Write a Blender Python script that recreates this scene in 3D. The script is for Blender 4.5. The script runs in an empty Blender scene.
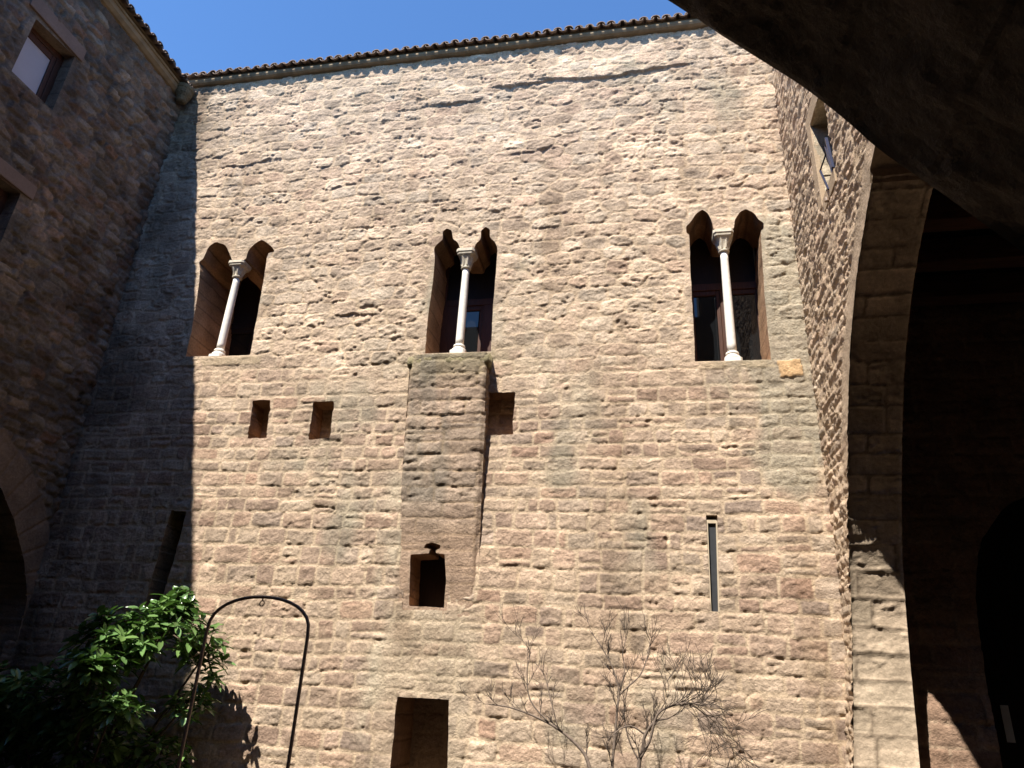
import bpy, math, random
import numpy as np
from mathutils import Matrix, Vector

R = math.radians
scene = bpy.context.scene
col = scene.collection
random.seed(7)

# ------------------------------------------------------------------ camera
cam_d = bpy.data.cameras.new('camera')
cam = bpy.data.objects.new('camera', cam_d)
col.objects.link(cam)
right = Vector((0.98180, 0.18339, 0.04933)).normalized()
up = Vector((0.02870, -0.40005, 0.91604))
up = (up - right * up.dot(right)).normalized()
back = right.cross(up)
m = Matrix((right, up, back)).transposed().to_4x4()
m.translation = Vector((0, 0, 1.9))
cam.matrix_world = m
cam_d.sensor_width = 36
cam_d.lens = 710 / 1024 * 36
cam_d.clip_start = 0.05
cam_d.clip_end = 2000
scene.camera = cam

# ------------------------------------------------------------------ light
SUN = Vector((-0.245, -0.56, 1.0)).normalized()          # towards the sun
world = bpy.data.worlds.new('World')
scene.world = world
world.use_nodes = True
nt = world.node_tree
bg = nt.nodes['Background']
sky = nt.nodes.new('ShaderNodeTexSky')
sky.sky_type = 'NISHITA'
sky.sun_disc = False
sky.sun_elevation = math.asin(SUN.z)
sky.sun_rotation = math.atan2(SUN.x, SUN.y)
sky.altitude = 500
sky.air_density = 1.0
sky.dust_density = 0.0
sky.ozone_density = 7.0
tint = nt.nodes.new('ShaderNodeMix'); tint.data_type = 'RGBA'; tint.blend_type = 'MULTIPLY'; tint.inputs[0].default_value = 1
tint.inputs[7].default_value = (.84, 1.04, 1.16, 1)
nt.links.new(sky.outputs[0], tint.inputs[6]); nt.links.new(tint.outputs[2], bg.inputs[0])
bg.inputs[1].default_value = 0.112
sd = bpy.data.lights.new('sun', 'SUN')
sd.energy = 5.0
sd.angle = R(0.5)
sd.color = (1.0, 0.94, 0.86)
so = bpy.data.objects.new('sun', sd)
so.rotation_euler = SUN.to_track_quat('Z', 'Y').to_euler()
so.location = (-8, -15, 30)
col.objects.link(so)
vs = scene.view_settings
vs.view_transform = 'Standard'
vs.look = 'None'
vs.exposure = 1.13
vs.gamma = 1.0
vs.use_curve_mapping = False

# ------------------------------------------------------------------ noise
def _hash(ix, iy, seed):
    ix = ix.astype(np.int64); iy = iy.astype(np.int64)
    h = (ix * 374761393 + iy * 668265263 + seed * 1442695041) & 0xFFFFFFFF
    h = ((h ^ (h >> 13)) * 1274126177) & 0xFFFFFFFF
    h = ((h ^ (h >> 16)) * 2246822519) & 0xFFFFFFFF
    h = h ^ (h >> 13)
    return (h & 0xFFFFFF) / float(0xFFFFFF)

def vnoise(x, y, seed=0):
    ix = np.floor(x); iy = np.floor(y)
    fx = x - ix; fy = y - iy
    fx = fx * fx * fx * (fx * (fx * 6 - 15) + 10); fy = fy * fy * fy * (fy * (fy * 6 - 15) + 10)
    a = _hash(ix, iy, seed); b = _hash(ix + 1, iy, seed)
    c = _hash(ix, iy + 1, seed); d = _hash(ix + 1, iy + 1, seed)
    return (a + (b - a) * fx) * (1 - fy) + (c + (d - c) * fx) * fy

def fbm(x, y, seed=0, octv=4, gain=0.5):
    s = 0; a = 1.0; t = 0
    for o in range(octv):
        s = s + a * (vnoise(x * 2 ** o + 17.3 * o, y * 2 ** o + 5.1 * o, seed + o * 31) * 2 - 1)
        t += a; a *= gain
    return s / t

def sstep(a, b, x):
    t = np.clip((x - a) / (b - a), 0, 1)
    return t * t * (3 - 2 * t)

# ------------------------------------------------------------------ masonry: relief and colour of a wall of stones
def masonry(u, v, seed, rows, wid, palette, mortar_col, mort=0.012, warp=0.05, relief=0.03,
            rough=0.012, crack=0.02, flush=0.5, split=0.15, cell=None):
    """rows / wid: callables giving (min, max) at a height. Returns height and colour."""
    rnd = random.Random(seed)
    shp = u.shape
    u = u.ravel(); v = v.ravel()
    vv = v + fbm(u * 0.35, v * 0.35, seed + 1, 2) * warp * 1.1 + fbm(u * 2.2, v * 2.2, seed + 2, 2) * warp * 0.45
    uu = u + fbm(u * 1.7, v * 1.7, seed + 3, 3) * warp * 1.1
    if cell is None:
        lo, hi = vv.min() - .6, vv.max() + .6
        edges = [lo]
        while edges[-1] < hi:
            a, b = rows(edges[-1])
            edges.append(edges[-1] + rnd.uniform(a, b))
        edges = np.array(edges)
        k = np.clip(np.searchsorted(edges, vv) - 1, 0, len(edges) - 2)
        v0 = edges[k].copy(); v1 = edges[k + 1].copy()
        u0 = np.zeros_like(u); u1 = np.zeros_like(u); sid = np.zeros(u.shape, np.int64)
        ul, uh = uu.min() - 1, uu.max() + 1
        for r in np.unique(k):
            sel = k == r
            a, b = wid(edges[r])
            st = [ul - rnd.random()]
            while st[-1] < uh:
                w = rnd.uniform(a, b)
                if rnd.random() < .18: w *= .55
                st.append(st[-1] + w)
            st = np.array(st)
            j = np.clip(np.searchsorted(st, uu[sel]) - 1, 0, len(st) - 2)
            u0[sel] = st[j]; u1[sel] = st[j + 1]; sid[sel] = r * 1000 + j
        z0 = np.zeros_like(sid)
        hs = _hash(sid, z0, seed + 5)
        cut = hs < split                                       # two thin stones in place of one
        mid = v0 + (v1 - v0) * (0.35 + 0.3 * _hash(sid, z0, seed + 6))
        top = cut & (vv > mid)
        v1 = np.where(cut & ~top, mid, v1); v0 = np.where(top, mid, v0)
        sid = sid * 2 + top
    else:
        # rubble: a jittered lattice of stones, blocky distance
        cw, ch = cell
        gx = uu / cw; gy = vv / ch
        iy0 = np.floor(gy)
        f1 = np.full(u.shape, 9.); f2 = np.full(u.shape, 9.); sid = np.zeros(u.shape, np.int64); px = np.zeros_like(u); py = np.zeros_like(u)
        for oy in (-1, 0, 1):
            cy = iy0 + oy
            sh = .5 * (cy % 2) + .35 * _hash(cy, cy * 0, seed + 31)
            ix0 = np.floor(gx - sh)
            for ox in (-1, 0, 1):
                cx = ix0 + ox
                jx = (_hash(cx, cy, seed + 32) - .5) * .62; jy = (_hash(cx, cy, seed + 33) - .5) * .34
                wx = .82 + .45 * _hash(cx, cy, seed + 34); wy = .86 + .32 * _hash(cx, cy, seed + 35)
                ex = gx - (cx + .5 + sh + jx); ey = gy - (cy + .5 + jy)
                dd = (np.abs(ex / wx) ** 6 + np.abs(ey / wy) ** 6) ** (1 / 6)
                n1 = dd < f1
                f2 = np.where(n1, f1, np.minimum(f2, dd))
                sid = np.where(n1, (cx.astype(np.int64) + 500) * 4001 + cy.astype(np.int64) + 500, sid)
                px = np.where(n1, ex, px); py = np.where(n1, ey, py)
                f1 = np.where(n1, dd, f1)
        z0 = np.zeros_like(sid)
    r1 = _hash(sid, z0, seed + 7); r2 = _hash(sid, z0, seed + 8) * 2 - 1; r3 = _hash(sid, z0, seed + 9) * 2 - 1
    r4 = _hash(sid, z0, seed + 10); r5 = _hash(sid, z0, seed + 11); r6 = _hash(sid, z0, seed + 12)
    if cell is None:
        # each stone slightly skew and shrunk on its own
        sk = r3 * 0.045 * (uu - (u0 + u1) / 2)
        dx = np.minimum(uu - u0, u1 - uu); dy = np.minimum(vv + sk - v0, v1 - vv - sk)
        rad = 0.03 + 0.05 * r5
        q = np.hypot(np.maximum(rad - dx, 0), np.maximum(rad - dy, 0))
        d = np.where((dx < rad) | (dy < rad), rad - q, np.minimum(dx, dy))
    else:
        d = (f2 - f1) * .5 * ch * 1.15
        u0, u1, v0, v1 = uu - (px + .5) * cw, uu + (.5 - px) * cw, vv - (py + .5) * ch, vv + (.5 - py) * ch
    d = d + fbm(u * 14, v * 14, seed + 13, 3) * 0.014 + fbm(u * 4, v * 4, seed + 14, 2) * 0.008
    mm = mort * (0.6 + 0.9 * r4)
    mask = sstep(mm * 0.55, mm * 1.35 + 0.004, d)
    dome = sstep(0, 0.05 if cell is None else .036, d)
    hh = (v1 - v0) / 2; hw = (u1 - u0) / 2
    tilt = r2 * 0.5 * (vv - (v0 + v1) / 2) / np.maximum(hh, .05) + r3 * 0.4 * (uu - (u0 + u1) / 2) / np.maximum(hw, .05)
    rock = .55 * fbm(u * 9, v * 12, seed + 20, 4, .55) + .9 * (.42 - np.abs(fbm(u * 5.5 + r1 * 9, v * 7.5 + r2 * 7, seed + 28, 3) * 1.6))
    n2 = fbm(u * 3.0, v * 7.0, seed + 21, 3)
    h = mask * relief * ((1 - flush) + 0.75 * r1 + 0.55 * tilt) * (0.55 + 0.45 * dome)
    h = h + mask * rock * rough * (0.5 + 1.3 * r6) + n2 * rough * 0.8
    pits = sstep(0.28, 0.6, fbm(u * 7, v * 12, seed + 22, 4) * (0.6 + .8 * vnoise(u * .9, v * .9, seed + 27)))
    h = h - crack * pits * (0.35 + r6)
    fine = fbm(u * 28, v * 28, seed + 23, 2)
    h = h + fine * rough * 0.35
    # colour
    pal = np.array(palette)
    idx = np.minimum((r4 * len(pal)).astype(int), len(pal) - 1)
    idx2 = np.minimum((_hash(sid, z0, seed + 15) * len(pal)).astype(int), len(pal) - 1)
    c = pal[idx] * 0.65 + pal[idx2] * 0.35
    c = c * (0.86 + 0.30 * r5)[:, None]
    veins = fbm(u * 3.5, v * 8, seed + 24, 4)
    c = c * (1 + 0.20 * veins + 0.14 * fine)[:, None]
    mc = np.array(mortar_col)[None, :] * (1 + 0.15 * fbm(u * 9, v * 9, seed + 25, 3))[:, None]
    smear = np.clip(mask * (1 - 0.55 * flush * sstep(0.0, 0.5, fbm(u * 2.6, v * 3.5, seed + 26, 3))), 0, 1)
    c = mc * (1 - smear)[:, None] + c * smear[:, None]
    return h.reshape(shp), np.clip(c, 0.01, 0.9).reshape(shp + (3,)), mask.reshape(shp)

def in_poly(px, py, poly):
    ins = np.zeros(px.shape, bool)
    n = len(poly)
    for i in range(n):
        x1, y1 = poly[i]; x2, y2 = poly[(i + 1) % n]
        if y1 == y2: continue
        c = ((y1 > py) != (y2 > py)) & (px < (x2 - x1) * (py - y1) / (y2 - y1) + x1)
        ins ^= c
    return ins

def snap_poly(px, py, poly):
    best = np.full(px.shape, 1e9); bx = px.copy(); by = py.copy()
    n = len(poly)
    for i in range(n):
        ax, ay = poly[i]; cx, cy = poly[(i + 1) % n]
        ex, ey = cx - ax, cy - ay
        L = ex * ex + ey * ey
        if L < 1e-12: continue
        t = np.clip(((px - ax) * ex + (py - ay) * ey) / L, 0, 1)
        qx = ax + t * ex; qy = ay + t * ey
        d = np.hypot(px - qx, py - qy)
        s = d < best
        best = np.where(s, d, best); bx = np.where(s, qx, bx); by = np.where(s, qy, by)
    return best, bx, by

# ------------------------------------------------------------------ objects
def thing(name, label, cat, loc=(0, 0, 0), group=None):
    o = bpy.data.objects.new(name, None)
    o.empty_display_size = 0.2
    o.location = loc
    col.objects.link(o)
    o['label'] = label; o['category'] = cat
    if group: o['group'] = group
    return o

def root_loc(o):
    p = Vector((0, 0, 0))
    while o is not None:
        p += o.location; o = o.parent
    return p

def link(name, me, mat, parent=None):
    o = bpy.data.objects.new(name, me)
    if mat is not None: me.materials.append(mat)
    col.objects.link(o)
    if parent is not None: o.parent = parent
    return o

def raw_mesh(name, verts, quads, colors=None, smooth=True):
    me = bpy.data.meshes.new(name)
    verts = np.asarray(verts, np.float32); quads = np.asarray(quads, np.int32)
    me.vertices.add(len(verts)); me.vertices.foreach_set('co', verts.ravel())
    me.loops.add(quads.size); me.loops.foreach_set('vertex_index', quads.ravel())
    me.polygons.add(len(quads))
    me.polygons.foreach_set('loop_start', np.arange(0, quads.size, 4, dtype=np.int32))
    me.polygons.foreach_set('loop_total', np.full(len(quads), 4, np.int32))
    me.polygons.foreach_set('use_smooth', np.full(len(quads), smooth))
    me.update(calc_edges=True); me.validate()
    if colors is not None:
        a = me.color_attributes.new('Col', 'FLOAT_COLOR', 'POINT')
        c4 = np.ones((len(verts), 4), np.float32); c4[:, :3] = colors
        a.data.foreach_set('color', c4.ravel())
    return me

class MB:
    """collects shapes in world coordinates, links them as ONE mesh"""
    def __init__(s): s.v = []; s.f = []
    def add(s, vs, fs):
        b = len(s.v); s.v += [tuple(x) for x in vs]; s.f += [tuple(i + b for i in f) for f in fs]
    def box(s, a, b):
        (x0, y0, z0), (x1, y1, z1) = a, b
        s.add([(x0, y0, z0), (x1, y0, z0), (x1, y1, z0), (x0, y1, z0), (x0, y0, z1), (x1, y0, z1), (x1, y1, z1), (x0, y1, z1)],
              [(0, 3, 2, 1), (4, 5, 6, 7), (0, 1, 5, 4), (1, 2, 6, 5), (2, 3, 7, 6), (3, 0, 4, 7)])
    def bar(s, p, q, w, d, side=(0, 1, 0)):
        p = Vector(p); q = Vector(q); t = (q - p).normalized()
        a = Vector(side); a = (a - t * a.dot(t)).normalized(); b = t.cross(a)
        vs = [c + a * (i * d / 2) + b * (j * w / 2) for c in (p, q) for i, j in ((-1, -1), (1, -1), (1, 1), (-1, 1))]
        s.add(vs, [(0, 1, 2, 3), (7, 6, 5, 4), (0, 4, 5, 1), (1, 5, 6, 2), (2, 6, 7, 3), (3, 7, 4, 0)])
    def tube(s, pts, rad, n=6):
        pts = [Vector(p) for p in pts]; b0 = len(s.v)
        ref = Vector((0.31, 0.87, 0.13)).normalized()
        for i, p in enumerate(pts):
            t = (pts[min(i + 1, len(pts) - 1)] - pts[max(i - 1, 0)])
            t = t.normalized() if t.length > 1e-9 else Vector((0, 0, 1))
            a = (ref - t * ref.dot(t))
            if a.length < .1: a = Vector((1, 0, 0)) - t * t.x
            a.normalize(); b = t.cross(a)
            r = rad[i] if hasattr(rad, '__len__') else rad
            for j in range(n):
                an = 2 * math.pi * j / n
                s.v.append(tuple(p + a * (r * math.cos(an)) + b * (r * math.sin(an))))
        for i in range(len(pts) - 1):
            for j in range(n):
                k = (j + 1) % n
                s.f.append((b0 + i * n + j, b0 + i * n + k, b0 + (i + 1) * n + k, b0 + (i + 1) * n + j))
        s.f.append(tuple(b0 + j for j in range(n))[::-1])
        s.f.append(tuple(b0 + (len(pts) - 1) * n + j for j in range(n)))
    def lathe(s, cx, cy, prof, n=20, square=0.0):
        """prof: (radius, z); square>0 pushes the section towards a square"""
        b0 = len(s.v)
        for (r, z) in prof:
            for j in range(n):
                an = 2 * math.pi * (j + .5) / n
                c, si = math.cos(an), math.sin(an)
                k = 1.0
                if square: k = (1 - square) + square / max(abs(c), abs(si))
                s.v.append((cx + r * c * k, cy + r * si * k, z))
        for i in range(len(prof) - 1):
            for j in range(n):
                k = (j + 1) % n
                s.f.append((b0 + i * n + j, b0 + i * n + k, b0 + (i + 1) * n + k, b0 + (i + 1) * n + j))
        s.f.append(tuple(b0 + j for j in range(n))[::-1])
        s.f.append(tuple(b0 + (len(prof) - 1) * n + j for j in range(n)))
    def build(s, name, mat, parent=None, smooth=False, bevel=0):
        off = root_loc(parent) if parent is not None else Vector((0, 0, 0))
        me = bpy.data.meshes.new(name)
        me.from_pydata([(x - off.x, y - off.y, z - off.z) for x, y, z in s.v], [], s.f)
        me.update()
        if smooth:
            me.polygons.foreach_set('use_smooth', [True] * len(me.polygons))
        o = link(name, me, mat, parent)
        if bevel:
            b = o.modifiers.new('bevel', 'BEVEL'); b.width = bevel; b.segments = 2; b.limit_method = 'ANGLE'
        return o

def relief_wall(name, mat, parent, u0, u1, v0, v1, res, to_world, relief, holes=(), rcol=(.3, .2, .13), outside=None, backs=True):
    """to_world(u, v, h) -> xyz with h out of the wall; holes: (polygon, depth, with_back)"""
    off = np.array(root_loc(parent))
    nu = int(round((u1 - u0) / res)); nv = int(round((v1 - v0) / res))
    U, V = np.meshgrid(np.linspace(u0, u1, nu + 1), np.linspace(v0, v1, nv + 1))
    uc = (U[:-1, :-1] + U[1:, 1:]) / 2; vc = (V[:-1, :-1] + V[1:, 1:]) / 2
    hid = np.full(uc.shape, -1)
    for i, hl in enumerate(holes):
        hid[in_poly(uc, vc, hl[0])] = i
    keep = hid < 0
    if outside is not None:
        keep &= in_poly(uc, vc, outside)
    for i, hl in enumerate(holes):
        rem = hid == i
        a = np.zeros(U.shape, bool); b = np.zeros(U.shape, bool)
        for di in (0, 1):
            for dj in (0, 1):
                a[di:di + nv, dj:dj + nu] |= rem
                b[di:di + nv, dj:dj + nu] |= keep
        s = a & b
        d, bx, by = snap_poly(U[s], V[s], hl[0])
        near = d < 1.45 * res
        jx = fbm(U[s] * 7, V[s] * 7, 71, 3) * 0.018 * (hl[3] if len(hl) > 3 else 1)
        U[s] = np.where(near, bx + jx, U[s]); V[s] = np.where(near, by + jx * .7, V[s])
    H, C, M = relief(U, V)
    X = np.stack(to_world(U, V, H), -1).reshape(-1, 3)
    I = np.arange((nu + 1) * (nv + 1)).reshape(nv + 1, nu + 1)
    q = np.stack([I[:-1, :-1], I[:-1, 1:], I[1:, 1:], I[1:, :-1]], -1)
    verts = [X]; cols = [C.reshape(-1, 3)]; quads = [q[keep]]
    base = len(X)
    UU = U.ravel(); VV = V.ravel(); HH = H.ravel()
    pad = np.pad(hid, 1, constant_values=-2); kp = np.pad(keep, 1, constant_values=False)
    for i, hl in enumerate(holes):
        dep = hl[1]
        if dep <= 0: continue
        es = []
        rem = hid == i
        # vertical neighbours
        e = rem[1:, :] & keep[:-1, :]; r, c = np.nonzero(e); es.append(np.stack([I[r + 1, c], I[r + 1, c + 1]], -1))
        e = rem[:-1, :] & keep[1:, :]; r, c = np.nonzero(e); es.append(np.stack([I[r + 1, c + 1], I[r + 1, c]], -1))
        e = rem[:, 1:] & keep[:, :-1]; r, c = np.nonzero(e); es.append(np.stack([I[r + 1, c + 1], I[r, c + 1]], -1))
        e = rem[:, :-1] & keep[:, 1:]; r, c = np.nonzero(e); es.append(np.stack([I[r, c + 1], I[r + 1, c + 1]], -1))
        es = np.concatenate(es)
        ids, inv = np.unique(es, return_inverse=True); inv = inv.reshape(es.shape)
        n = len(ids); steps = 7
        layers = []
        for s in range(steps):
            t = s / (steps - 1)
            hh = HH[ids] * (1 - t) - dep * t
            wob = fbm(UU[ids] * 6 + 3, VV[ids] * 6 + t * dep * 6, 90 + i, 3) * 0.02 * (1 if 0 < s < steps - 1 else 0)
            layers.append(np.stack(to_world(UU[ids] + wob, VV[ids] + wob, hh), -1))
            rc = np.array(rcol)[None] * (0.9 + 0.35 * fbm(UU[ids] * 3 + t * 2, VV[ids] * 3, 40 + i, 3))[:, None]
            vj = VV[ids] / .31 + .12 * fbm(UU[ids] * 2 + t, VV[ids], 44, 2)
            rc = rc * (.85 + .35 * _hash(np.floor(vj), np.floor(vj) * 0 + round(t * 1.4), 45 + i))[:, None]
            rc = rc * (1 - .35 * (np.abs(vj - np.round(vj)) < .05))[:, None]
            cols.append(rc)
        verts += layers
        for s in range(steps - 1):
            quads.append(np.stack([base + s * n + inv[:, 0], base + s * n + inv[:, 1], base + (s + 1) * n + inv[:, 1], base + (s + 1) * n + inv[:, 0]], -1))
        base += steps * n
        if hl[2]:
            ids2 = np.unique(q[rem]); mp = np.zeros(len(X), np.int64); mp[ids2] = np.arange(len(ids2)) + base
            verts.append(np.stack(to_world(UU[ids2], VV[ids2], -dep + HH[ids2] * .8), -1))
            cols.append(C.reshape(-1, 3)[ids2] * np.array(hl[2] if hasattr(hl[2], '__len__') else (1, 1, 1)))
            quads.append(mp[q[rem]]); base += len(ids2)
    verts = np.concatenate(verts) - off; quads = np.concatenate(quads); cols = np.concatenate(cols)
    used = np.unique(quads); mp = np.zeros(len(verts), np.int64); mp[used] = np.arange(len(used))
    return link(name, raw_mesh(name, verts[used], mp[quads], cols[used]), mat, parent)

# ------------------------------------------------------------------ materials
def new_mat(name):
    mt = bpy.data.materials.new(name); mt.use_nodes = True
    n = mt.node_tree
    return mt, n, n.nodes['Principled BSDF']

def stone_mat(name, base=None, bump=0.6, scale=1.0, var=0.35, rough=0.93):
    mt, n, p = new_mat(name)
    L = n.links.new; N = n.nodes.new
    tc = N('ShaderNodeNewGeometry')
    if base is None:
        a = N('ShaderNodeVertexColor'); a.layer_name = 'Col'; csock = a.outputs[0]
    else:
        a = N('ShaderNodeRGB'); a.outputs[0].default_value = (*base, 1); csock = a.outputs[0]
    n1 = N('ShaderNodeTexNoise'); n1.inputs['Scale'].default_value = 26 * scale; n1.inputs['Detail'].default_value = 8
    n1.inputs['Roughness'].default_value = .68
    L(tc.outputs['Position'], n1.inputs['Vector'])
    n2 = N('ShaderNodeTexNoise'); n2.inputs['Scale'].default_value = 2.7 * scale; n2.inputs['Detail'].default_value = 6
    L(tc.outputs['Position'], n2.inputs['Vector'])
    mr = N('ShaderNodeMapRange'); mr.inputs['From Min'].default_value = .25; mr.inputs['From Max'].default_value = .75
    mr.inputs['To Min'].default_value = 1 - var; mr.inputs['To Max'].default_value = 1 + var
    L(n1.outputs['Fac'], mr.inputs['Value'])
    mr2 = N('ShaderNodeMapRange'); mr2.inputs['From Min'].default_value = .3; mr2.inputs['From Max'].default_value = .7
    mr2.inputs['To Min'].default_value = 1 - var * .6; mr2.inputs['To Max'].default_value = 1 + var * .6
    L(n2.outputs['Fac'], mr2.inputs['Value'])
    mu = N('ShaderNodeMath'); mu.operation = 'MULTIPLY'; L(mr.outputs[0], mu.inputs[0]); L(mr2.outputs[0], mu.inputs[1])
    mx = N('ShaderNodeVectorMath'); mx.operation = 'SCALE'; L(csock, mx.inputs[0]); L(mu.outputs[0], mx.inputs['Scale'])
    L(mx.outputs[0], p.inputs['Base Color'])
    n3 = N('ShaderNodeTexNoise'); n3.inputs['Scale'].default_value = 32 * scale; n3.inputs['Detail'].default_value = 10
    n3.inputs['Roughness'].default_value = .7
    L(tc.outputs['Position'], n3.inputs['Vector'])
    b = N('ShaderNodeBump'); b.inputs['Strength'].default_value = bump; b.inputs['Distance'].default_value = 0.035
    L(n3.outputs['Fac'], b.inputs['Height']); L(b.outputs[0], p.inputs['Normal'])
    p.inputs['Roughness'].default_value = rough
    p.inputs['Specular IOR Level'].default_value = .15
    return mt

def simple_mat(name, c, rough=.7, spec=.3, var=.2, scale=12, bump=.2, metallic=0, stretch=None):
    mt, n, p = new_mat(name)
    L = n.links.new; N = n.nodes.new
    tc = N('ShaderNodeNewGeometry')
    n1 = N('ShaderNodeTexNoise'); n1.inputs['Scale'].default_value = scale; n1.inputs['Detail'].default_value = 7
    src = tc.outputs['Position']
    if stretch:
        mp = N('ShaderNodeMapping'); mp.inputs['Scale'].default_value = stretch
        L(src, mp.inputs['Vector']); src = mp.outputs[0]
    L(src, n1.inputs['Vector'])
    mr = N('ShaderNodeMapRange'); mr.inputs['From Min'].default_value = .25; mr.inputs['From Max'].default_value = .75
    mr.inputs['To Min'].default_value = 1 - var; mr.inputs['To Max'].default_value = 1 + var
    L(n1.outputs['Fac'], mr.inputs['Value'])
    a = N('ShaderNodeRGB'); a.outputs[0].default_value = (*c, 1)
    mx = N('ShaderNodeVectorMath'); mx.operation = 'SCALE'; L(a.outputs[0], mx.inputs[0]); L(mr.outputs[0], mx.inputs['Scale'])
    L(mx.outputs[0], p.inputs['Base Color'])
    if bump:
        b = N('ShaderNodeBump'); b.inputs['Strength'].default_value = bump; b.inputs['Distance'].default_value = .01
        L(n1.outputs['Fac'], b.inputs['Height']); L(b.outputs[0], p.inputs['Normal'])
    p.inputs['Roughness'].default_value = rough
    p.inputs['Specular IOR Level'].default_value = spec
    p.inputs['Metallic'].default_value = metallic
    return mt

M_wall = stone_mat('sandstone_masonry', bump=.75)
M_shade = stone_mat('rubble_masonry', bump=.5)
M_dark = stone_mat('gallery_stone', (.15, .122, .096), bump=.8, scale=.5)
M_trim = stone_mat('dressed_stone', (.40, .30, .20), bump=.3, var=.22)
M_lint = stone_mat('pinkish_lintel_stone', (.19, .135, .108), bump=.25, var=.15)
M_marble = simple_mat('pale_limestone', (.76, .72, .64), rough=.6, var=.10, scale=18, bump=.15)
M_capital = simple_mat('weathered_limestone', (.60, .53, .41), rough=.8, var=.22, scale=22, bump=.3)
M_wood = simple_mat('brown_timber', (.062, .023, .011), rough=.5, var=.4, scale=8, stretch=(9, 9, .7))
M_darkwood = simple_mat('dark_timber', (.016, .009, .006), rough=.6, var=.4, scale=8, stretch=(9, 9, .7))
M_beam = simple_mat('beam_timber', (.20, .095, .06), rough=.7, var=.35, scale=5, stretch=(.6, 8, 8))
M_glass = simple_mat('window_glass', (.008, .009, .010), rough=.02, spec=.6, var=0, bump=0)
M_blind = simple_mat('pale_blind_behind_glass', (.38, .355, .38), rough=.35, spec=.5, var=.06, scale=3, bump=0)
M_cream = simple_mat('cream_paint', (.50, .41, .29), rough=.6, var=.1, scale=15, bump=.05)
M_tile = simple_mat('clay_roof_tile', (.20, .145, .11), rough=.9, var=.5, scale=9, bump=.4)
M_cornice = simple_mat('plastered_cornice', (.21, .155, .095), rough=.9, var=.3, scale=5, bump=.3)
M_iron = simple_mat('rusty_iron', (.25, .175, .12), rough=.55, spec=.5, var=.4, scale=40, bump=.2)
M_navy = simple_mat('navy_metal', (.012, .018, .05), rough=.35, spec=.5, var=.1, bump=0)
M_bark = simple_mat('grey_bark', (.15, .115, .09), rough=.9, var=.35, scale=30, bump=.4)
M_bark2 = simple_mat('brown_bark', (.10, .075, .05), rough=.9, var=.35, scale=30, bump=.4)
M_paper = simple_mat('paper', (.72, .72, .66), rough=.7, var=.03, bump=0)
M_plaster = stone_mat('brown_plaster', (.30, .17, .085), bump=.35, var=.3)

# ground: one sheet with worn flagstones
def ground_mat():
    mt, n, p = new_mat('courtyard_paving')
    L = n.links.new; N = n.nodes.new
    g = N('ShaderNodeNewGeometry')
    vo = N('ShaderNodeTexVoronoi'); vo.feature = 'DISTANCE_TO_EDGE'; vo.inputs['Scale'].default_value = 1.6
    v2 = N('ShaderNodeTexVoronoi'); v2.inputs['Scale'].default_value = 1.6
    no = N('ShaderNodeTexNoise'); no.inputs['Scale'].default_value = 9; no.inputs['Detail'].default_value = 8
    for t in (vo, v2, no): L(g.outputs['Position'], t.inputs['Vector'])
    cr = N('ShaderNodeValToRGB'); cr.color_ramp.elements[0].position = .01; cr.color_ramp.elements[1].position = .05
    cr.color_ramp.elements[0].color = (.10, .08, .06, 1); cr.color_ramp.elements[1].color = (.15, .12, .09, 1)
    L(vo.outputs['Distance'], cr.inputs[0])
    mx = N('ShaderNodeMix'); mx.data_type = 'RGBA'; mx.blend_type = 'MULTIPLY'; mx.inputs[0].default_value = .5
    L(cr.outputs[0], mx.inputs[6]); L(no.outputs['Color'], mx.inputs[7]); L(mx.outputs[2], p.inputs['Base Color'])
    b = N('ShaderNodeBump'); b.inputs['Distance'].default_value = .02; L(cr.outputs[0], b.inputs['Height']); L(b.outputs[0], p.inputs['Normal'])
    p.inputs['Roughness'].default_value = .9
    return mt
g = MB(); g.add([(-600, -600, 0), (600, -600, 0), (600, 600, 0), (-600, 600, 0)], [(0, 1, 2, 3)])
go = g.build('ground', ground_mat()); go['kind'] = 'structure'

# ------------------------------------------------------------------ main facade
P_low = [(.35, .245, .178), (.315, .222, .165), (.38, .278, .20), (.365, .285, .212), (.31, .235, .184), (.355, .235, .167), (.42, .325, .24), (.335, .255, .188)]
P_up = [(.43, .325, .235), (.39, .295, .215), (.455, .355, .262), (.40, .287, .207), (.37, .30, .23), (.48, .385, .29), (.35, .265, .195)]
MORT = (.46, .352, .245)

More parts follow.
